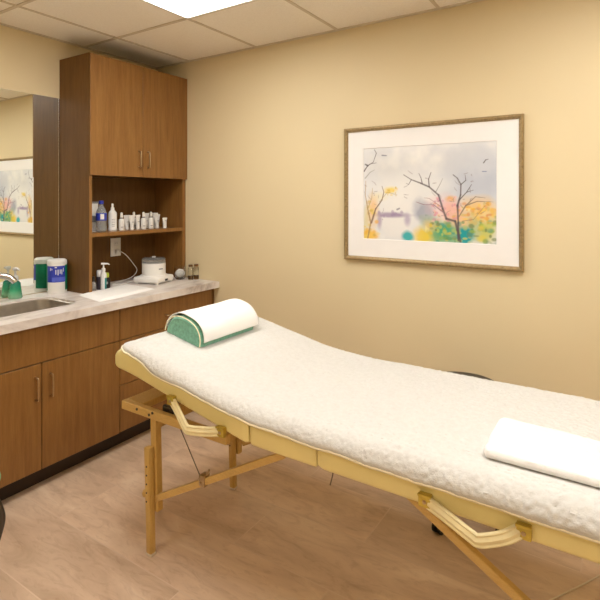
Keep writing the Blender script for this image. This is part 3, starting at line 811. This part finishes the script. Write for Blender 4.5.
# seam welts along the near side
for a, c, par in ((1.40, 1.910, c1), (1.925, 2.182, c2), (2.194, 3.15, c3)):
    b = N(); n = 24
    tube(b, [(a + (c - a) * k / n, BY0 + .001, ZB + lift(a + (c - a) * k / n) + TH - .022) for k in range(n + 1)], .0028, 8)
    obj('welt', b, M['vinyl'], par, True, world=True)
# wooden sub-frame under the raised head
b = box(N(), 1.218, 1.800, 1.352, 1.378, .545, .580, .003); obj('rail', b, M['birch'], tb, world=True)
b = box(N(), 1.218, 1.800, 2.005, 2.031, .545, .580, .003); obj('rail', b, M['birch'], tb, world=True)
b = box(N(), 1.218, 1.320, 1.379, 2.004, .552, .5795, .003); obj('end_board', b, M['birchv'], tb, world=True)
b = box(N(), 1.774, 1.799, 1.379, 2.004, .548, .5805, .002); obj('cross_rail', b, M['birchv'], tb, world=True)
for bx_, z in ((1.318, .566), (1.392, .560), (1.412, .572)):
    b = N(); cyl(b, (bx_, 1.3495, z), (bx_, 1.353, z), .0055, 12); obj('bolt', b, M['darkmetal'], tb, True, world=True)
# ratchet hinge that props the head section
for yy in (1.395, 1.985):
    b = N(); bar(b, (1.46, yy, .582), (1.54, yy, ZB + lift(1.54) + .001), .012, .018, .002)
    box(b, 1.43, 1.50, yy - .008, yy + .008, .566, .596, .002)
    obj('backrest_ratchet', b, M['darkmetal'], tb, True, world=True)
# legs
def legset(mx, label):
    f = lambda x: (x if not mx else 4.38 - x)
    ztop = .548 if not mx else ZB + .004
    for ys, yc in ((1, 1.385), (-1, 1.915)):
        b = N()
        # upper board
        dx = (.0 if ys > 0 else -.022) * (1 if not mx else -1)
        bar(b, (f(1.392) + dx, yc, ztop), (f(1.404) + dx, yc, .165), .032, .030, .003, (0, 1, 0))
        up_ = obj('leg', b, M['birchv'], tb, world=True); up_['label'] = 'upper leg board'
        b = N()
        bar(b, (f(1.386) + dx, yc - .030, .430), (f(1.400) + dx, yc - .030, .006), .030, .028, .006, (0, 1, 0))
        lo = obj('leg_extension', b, M['birchv'], up_, True, world=True)
        b = N(); bar(b, (f(1.400) + dx, yc - .030, 0), (f(1.400) + dx, yc - .030, .010), .032, .030, .003, (0, 1, 0)); obj('foot', b, M['cord'], up_, True, world=True)
        for z in (.215, .250, .285, .32, .355):
            b = N(); xo = f(1.390) + dx
            cyl(b, (xo, yc - .0460, z), (xo, yc - .0435, z), .0035, 10); obj('adjustment_hole', b, M['darkmetal'], up_, True, world=True)
        b = N(); s_ = -1 if not mx else 1
        zk = .235 if ys > 0 else .22
        yk = yc - .030
        cyl(b, (f(1.378) + dx, yk, zk), (f(1.358) + dx, yk, zk), .004, 10)
        lathe(b, [(0, -.011), (.010, -.011), (.013, -.004), (.013, .004), (.010, .011), (0, .011)], 14, (f(1.366) + dx, yk, zk))
        obj('knob', b, M['birchv'] if ys > 0 else M['handle'], up_, True, world=True)
    b = N(); box(b, f(1.385) - .013, f(1.385) + .013, 1.402, 1.898, .49, .535, .003); obj('leg_cross_bar', b, M['birchv'], tb, world=True)
legset(False, ''); legset(True, '')
# diagonal braces
for (a, c) in (((1.428, 1.372, .230), (2.045, 1.372, .580)), ((2.995, 1.372, .282), (2.474, 1.372, .590))):
    for dy in (0, .53):
        b = N(); bar(b, (a[0], a[1] + dy, a[2]), (c[0], c[1] + dy, c[2] - .004), .024, .024, .003); obj('diagonal_brace', b, M['birch'], tb, world=True)
# cables and clamp
b = N(); tube(b, [(1.535, 1.372, .556), (1.668, 1.362, .385)], .0022, 6); obj('cable', b, M['steelwire'], tb, True, world=True)
b = N(); tube(b, spline([(2.235, 1.36, .595), (2.235, 1.358, .57), (2.226, 1.357, .535)], 5), .0022, 6); obj('cable', b, M['steelwire'], tb, True, world=True)
b = N(); box(b, 1.662, 1.690, 1.356, 1.388, .356, .398, .003); cyl(b, (1.684, 1.372, .39), (1.700, 1.372, .420), .004, 8); cyl(b, (1.672, 1.350, .372), (1.672, 1.394, .372), .005, 8)
obj('brace_clamp', b, M['handle'], tb, True, world=True)
# handles
def carry(x0, z0, x1, z1, xs, zs, par):
    for x, z in ((x0, z0), (x1, z1)):
        b = N(); box(b, x - .018, x + .018, BY0 - .016, BY0 + .002, z - .018, z + .018, .003)
        box(b, x - .019, x + .019, BY0 - .019, BY0 - .012, z + .011, z + .019, .002)
        br_ = obj('handle_bracket', b, M['gilt'], par, True, world=True)
        b = lathe(N(), [(0, 0), (.006, 0), (.005, .002), (0, .003)], 14); bmesh.ops.transform(b, matrix=Matrix.Translation((x, BY0 - .016, z - .002)) @ Matrix.Rotation(PI / 2, 4, 'X'), verts=b.verts)
        obj('rivet', b, M['handle'], br_, True, world=True)
    ctr = spline([(x0 + .010, BY0 - .010, z0 - .004), (x0 + (xs - x0) * .35, BY0 - .018, z0 + (zs - z0) * .38), (xs - .012, BY0 - .040, zs + .004), (xs + .012, BY0 - .042, zs), (xs + (x1 - xs) * .6, BY0 - .026, zs + (z1 - zs) * .45), (x1 - .010, BY0 - .010, z1 - .002)], 8)
    b = N(); rings = []; n_ = len(ctr)
    for i, p in enumerate(ctr):
        d = (ctr[min(i + 1, n_ - 1)] - ctr[max(i - 1, 0)]).normalized()
        nrm = Vector((0, -1, 0)); nrm = (nrm - d * nrm.dot(d)).normalized(); s_ = d.cross(nrm).normalized()
        ring = []
        for k in range(20):
            a = 2 * PI * k / 20; ca_, sa_ = math.cos(a), math.sin(a)
            wid = .0185 * math.copysign(abs(ca_) ** .6, ca_); thk = .0060 * math.copysign(abs(sa_) ** .8, sa_) * (1 + .32 * math.cos(ca_ * 9))
            ring.append(b.verts.new(p + s_ * wid + nrm * thk))
        rings.append(ring)
    for A, B in zip(rings, rings[1:]):
        for k in range(20): b.faces.new([A[k], A[(k + 1) % 20], B[(k + 1) % 20], B[k]])
    b.faces.new(rings[0]); b.faces.new(rings[-1])
    obj('carry_strap', b, M['strap'], par, True, world=True)
carry(1.548, .662, 1.800, .606, 1.668, .594, c1)
carry(2.541, .607, 2.790, .612, 2.680, .572, c3)

# ------------------------------------------------------------------ sherpa fleece pad draped over the cushions
FT = .013
def near_reach(x):    # arc length from the table's centre line to the near edge of the pad
    pts = [(1.168, .06), (1.171, .12), (1.178, .18), (1.19, .235), (1.205, .285), (1.225, .330), (1.25, .360), (1.29, .380), (1.34, .388), (1.38, .390), (1.41, .393), (1.435, .401), (1.455, .408), (1.48, .410), (1.52, .409), (1.58, .404), (1.65, .400), (1.78, .398), (1.92, .399), (2.10, .401), (2.4, .408), (2.8, .412), (3.26, .414)]
    for (a, u), (c, v) in zip(pts, pts[1:]):
        if x <= c:
            t_ = max(0, (x - a) / (c - a)); return u + (v - u) * t_
    return pts[-1][1]
def far_reach(x): return near_reach(x) if x < 1.30 else min(.40, .348 + (x - 1.30) * .5)
NXF, NYF = 520, 210
def drape(s_, x):       # s_: signed arc length; returns y, z offset over the cushion edge
    r = .048; flat = HW - .024; a_ = abs(s_); sg = 1 if s_ > 0 else -1
    if a_ < flat: return BC + sg * a_, 0.
    q = (a_ - flat) / r
    if q < PI / 2: return BC + sg * (flat + r * math.sin(q)), -r * (1 - math.cos(q))
    return BC + sg * (flat + r), -r - (a_ - flat - r * PI / 2)
b = N(); top = []; bot = []
def smooth_lift(x):
    d = 1.875 - x; k = .24
    if d < -k: return 0.
    if d < k: return SL * (d + k) ** 2 / (4 * k)
    return SL * d - (.45 * SL * ((PVX - x) - .56) ** 2 / .19 if PVX - x > .56 else 0)
def flz(x): return max(lift(x), smooth_lift(x))
edge_near = []
for i in range(NXF + 1):
    x = 1.168 + (BX1 + .015 - 1.168) * (i / NXF) ** 1.12
    s0, s1 = -near_reach(x), far_reach(x); rt, rb = [], []
    s0 += .004 * noise.noise(Vector((x * 9, 3, 1))) + .0022 * noise.noise(Vector((x * 45, 9, 1)))
    for j in range(NYF + 1):
        s_ = s0 + (s1 - s0) * j / NYF
        y, dz = drape(s_, x)
        e = min(s_ - s0, s1 - s_, (x - 1.168) * 1.2 + .0, )
        thick = FT * min(1, max(.0, e / .014)) ** .5
        wv = Vector((x * 40, s_ * 40, 0))
        fur = (.5 + .5 * min(1, max(0, (x - 1.7) / .6))) * 1.0
        fur *= .0012 * noise.noise(wv) + .0028 * noise.noise(wv * 2.2) + .0024 * noise.noise(wv * 4.6) + .0014 * noise.noise(wv * 9) + .003 * noise.noise(Vector((x * 7, s_ * 9, 4)))
        base = ZB + toph(x) + flz(x)
        if dz > -.0001: n_ = Vector((0, 0, 1))
        else:
            q = min(PI / 2, (abs(s_) - HW + .024) / .048); n_ = Vector((0, (1 if s_ > 0 else -1) * math.sin(q), math.cos(q)))
        P = Vector((x, y, base + dz)) + n_ * (.003 if x > 1.36 else .0055)
        thick *= 1 - .3 * min(1, -dz / .045)
        fac = max(0, min(1, e / .02))
        if (2.655 < x < 3.08 and 1.39 < y < 1.68) or (1.26 < x < 1.53 and 1.50 < y < 1.90): fac *= .12
        rt.append(b.verts.new(P + n_ * max(.001, (thick + fur * fac)))); rb.append(b.verts.new(P))
    top.append(rt); bot.append(rb); edge_near.append(bot[-1][0].co + Vector((0, -.002, .004)))
for G in (top, bot):
    for i in range(NXF):
        for j in range(NYF): b.faces.new([G[i][j], G[i + 1][j], G[i + 1][j + 1], G[i][j + 1]])
for i in range(NXF):
    for j in (0, NYF): b.faces.new([top[i][j], top[i + 1][j], bot[i + 1][j], bot[i][j]])
for j in range(NYF):
    for i in (0, NXF): b.faces.new([top[i][j], top[i][j + 1], bot[i][j + 1], bot[i][j]])
fl = thing('fleece_pad', 'cream sherpa fleece pad covering the massage table', 'fleece pad', (2.19, BC, ZB + TH))
pad = obj('pad', b, M['fleece'], fl, True, world=True)
for p in pad.data.polygons: p.use_smooth = True
pts = [v for v in edge_near[::5]]
hd = [top[0][j].co.copy() for j in ()]
b = N(); head = [Vector((1.167, BC - .06 + .12 * k / 20, ZB + toph(1.168) + flz(1.168) + .007)) for k in range(20, -1, -1)]
tube(b, head + pts[1:], .0048, 8); obj('bound_edge', b, M['piping'], fl, True, world=True)

# ------------------------------------------------------------------ bolster under a white cloth
def flt(x): return ZB + TH + .003 + FT + flz(x)
BXc, BHw, BY_0, BY_1 = 1.402, .108, 1.520, 1.895
slope = -math.atan(SL)
bo = thing('bolster_pillow', 'sea green half round bolster on the head of the table', 'bolster', (BXc, (BY_0 + BY_1) / 2, flt(BXc) + .0022))
def halfround(hw, h, y0, y1, off=0., a0=0., a1=PI, n=26, close=True, ny=20, crease=0., rough=0.):
    b = N(); rings = []
    for j in range(ny + 1):
        y = y0 + (y1 - y0) * j / ny; e = min(j, ny - j) / ny * (y1 - y0)
        k_ = 1.0 if off else (1 - .12 * max(0, 1 - e / .02) ** 2)
        ring = []
        for k in range(n + 1):
            a = a0 + (a1 - a0) * k / n
            cx_ = math.cos(a); sx_ = math.sin(a)
            px = (hw + off) * math.copysign(abs(cx_) ** .9, cx_); pz = (h + off) * max(0, sx_) ** .82
            dr = crease * noise.noise(Vector((px * 14 + 3, y * 9, pz * 14)))
            ring.append(b.verts.new(Vector((px * (k_ + dr), y, pz * (k_ + dr) + (.0006 if off else 0)))))
        rings.append(ring)
    for A, B in zip(rings, rings[1:]):
        for k in range(n): b.faces.new([A[k], A[k + 1], B[k + 1], B[k]])
        if close: b.faces.new([A[0], B[0], B[n], A[n]])
    if close: b.faces.new(rings[0]); b.faces.new(rings[-1])
    return b
b = halfround(BHw, .093, BY_0 - (BY_0 + BY_1) / 2, (BY_1 - BY_0) / 2)
rotm = Matrix.Rotation(-slope, 4, 'Y')
bmesh.ops.transform(b, matrix=rotm, verts=b.verts); obj('cushion', b, M['terry'], bo, True)
b = N(); yn = BY_0 - (BY_0 + BY_1) / 2 - .0005
pp = [rotm @ Vector((BHw * .985 * math.copysign(abs(math.cos(PI * k / 24)) ** .9, math.cos(PI * k / 24)), yn, .091 * math.sin(PI * k / 24) ** .82 + .003)) for k in range(25)]
tube(b, pp, .0024, 8); obj('piping', b, M['piping'], bo, True)
cl = thing('pillow_cloth', 'white cloth draped over the sea green bolster', 'cloth', (BXc, (BY_0 + BY_1) / 2, flt(BXc) + .0022))
b = halfround(BHw, .093, BY_0 - (BY_0 + BY_1) / 2 + .012, (BY_1 - BY_0) / 2 + .006, .0085, math.radians(9), math.radians(176), 40, False, 40, .045)
bmesh.ops.transform(b, matrix=rotm, verts=b.verts)
o = obj('cloth', b, M['sheet'], cl, True); md = o.modifiers.new('thick', 'SOLIDIFY'); md.thickness = .0035; md.offset = 1

# ------------------------------------------------------------------ folded towel on the foot of the table
b = N(); tx0, tx1, ty0, ty1 = 2.668, 3.06, 1.408, 1.662; nx, ny = 90, 60
tz = ZB + TH + .003 + FT + .0022
G = [[], []]
for L_ in range(2):
    for i in range(nx + 1):
        row = []
        for j in range(ny + 1):
            u, v_ = i / nx, j / ny
            x = tx0 + (tx1 - tx0) * u; y = ty0 + (ty1 - ty0) * v_ - .025 * u * v_
            y += .004 * noise.noise(Vector((x * 12, 0, 5))) * (v_ > .5); x += .006 * noise.noise(Vector((0, y * 14, 7))) * (u < .5)
            x += .016 * max(0, 1 - min(v_, 1 - v_) / .14) ** 2 * max(0, 1 - u * 3)
            e = min(u * (tx1 - tx0), (1 - u) * (tx1 - tx0), v_ * (ty1 - ty0), (1 - v_) * (ty1 - ty0))
            r = .011; prof = r - math.sqrt(max(0, r * r - max(0, r - e) ** 2)) * 1.0
            prof = r - math.sqrt(max(0, r * r - max(0, r - e) ** 2))
            puff = .006 * noise.noise(Vector((x * 9, y * 9, 2))) + .0022 * noise.noise(Vector((x * 60, y * 60, 3))) + .0015 * noise.noise(Vector((x * 160, y * 160, 3)))
            if L_: z = tz + .024 - prof + puff * min(1, e / .02)
            else: z = tz + prof
            row.append(b.verts.new((x, y, z)))
        G[L_].append(row)
for L_ in range(2):
    for i in range(nx):
        for j in range(ny): b.faces.new([G[L_][i][j], G[L_][i + 1][j], G[L_][i + 1][j + 1], G[L_][i][j + 1]])
for i in range(nx):
    for j in (0, ny): b.faces.new([G[0][i][j], G[0][i + 1][j], G[1][i + 1][j], G[1][i][j]])
for j in range(ny):
    for i in (0, nx): b.faces.new([G[0][i][j], G[0][i][j + 1], G[1][i][j + 1], G[1][i][j]])
o = obj('folded_towel', b, M['towel'], None, True, loc=(2.86, 1.62, tz), world=True); tag(o, 'white folded terry towel lying on the foot of the table', 'towel')
for p in o.data.polygons: p.use_smooth = True

# ------------------------------------------------------------------ black rolling stool behind the table
st = thing('rolling_stool', 'black rolling stool behind the massage table, seat just showing', 'stool', (2.376, 2.335, 0))
lathe_part('seat', [(0, .525), (.15, .525), (.172, .535), (.178, .553), (.172, .572), (.155, .582), (0, .586)], M['blackvinyl'], st, 40)
lathe_part('column', [(0, .10), (.024, .10), (.024, .34), (.014, .34), (.014, .525), (0, .525)], M['chrome'], st, 20)
b = N(); wheels = []
for k in range(5):
    a = -PI / 2 - .20 + k * 2 * PI / 5; d = Vector((math.cos(a), math.sin(a), 0))
    bb = N(); bar(bb, d * .02 + Vector((0, 0, .105)), d * .225 + Vector((0, 0, .075)), .028, .022, .004)
    lg = obj('base_arm', bb, M['black'], st)
    wb = N(); p = d * .225; tdir = Vector((-d.y, d.x, 0))
    for s_ in (-1, 1):
        cyl(wb, p + tdir * .006 * s_ + Vector((0, 0, .026)), p + tdir * .020 * s_ + Vector((0, 0, .026)), .026, 20)
    cyl(wb, p + Vector((0, 0, .03)), p + Vector((0, 0, .07)), .006, 10)
    obj('caster', wb, M['black'], lg, True)

# ------------------------------------------------------------------ treatment stool at the left edge of the picture
sg = thing('treatment_stool', 'green padded stool with dark metal legs at the left edge of the floor', 'stool', (1.028, .752, 0))
lathe_part('seat', [(0, .405), (.165, .405), (.182, .415), (.187, .430), (.180, .446), (.16, .452), (0, .455)], M['cushion'], sg, 48)
b = N(); tube(b, [(.155 * math.cos(2 * PI * k / 40), .155 * math.sin(2 * PI * k / 40), .396) for k in range(40)], .010, 10, True); obj('seat_ring', b, M['chrome'], sg, True)
for k in range(4):
    a = math.radians(62 + 90 * k); d = Vector((math.cos(a), math.sin(a), 0))
    b = N(); tube(b, spline([d * .140 + Vector((0, 0, .398)), d * .165 + Vector((0, 0, .37)), d * .186 + Vector((0, 0, .31)), d * .190 + Vector((0, 0, .27)), d * .176 + Vector((0, 0, .21)), d * .150 + Vector((0, 0, .12)), d * .165 + Vector((0, 0, .02)), d * .18 + Vector((0, 0, .009))], 8), .011, 12)
    obj('leg', b, M['darkmetal'], sg, True)

# pale cord on the floor beneath the foot of the table
b = N(); tube(b, spline([(2.70, 1.86, .003), (2.782, 1.978, .003), (2.921, 2.204, .003), (3.0, 2.36, .003), (3.02, 2.585, .003)], 6), .0028, 8)
o = obj('floor_cord', b, M['cord'], None, True, loc=(2.8, 2.0, 0), world=True); tag(o, 'thin pale cord running across the floor under the table foot', 'cord')
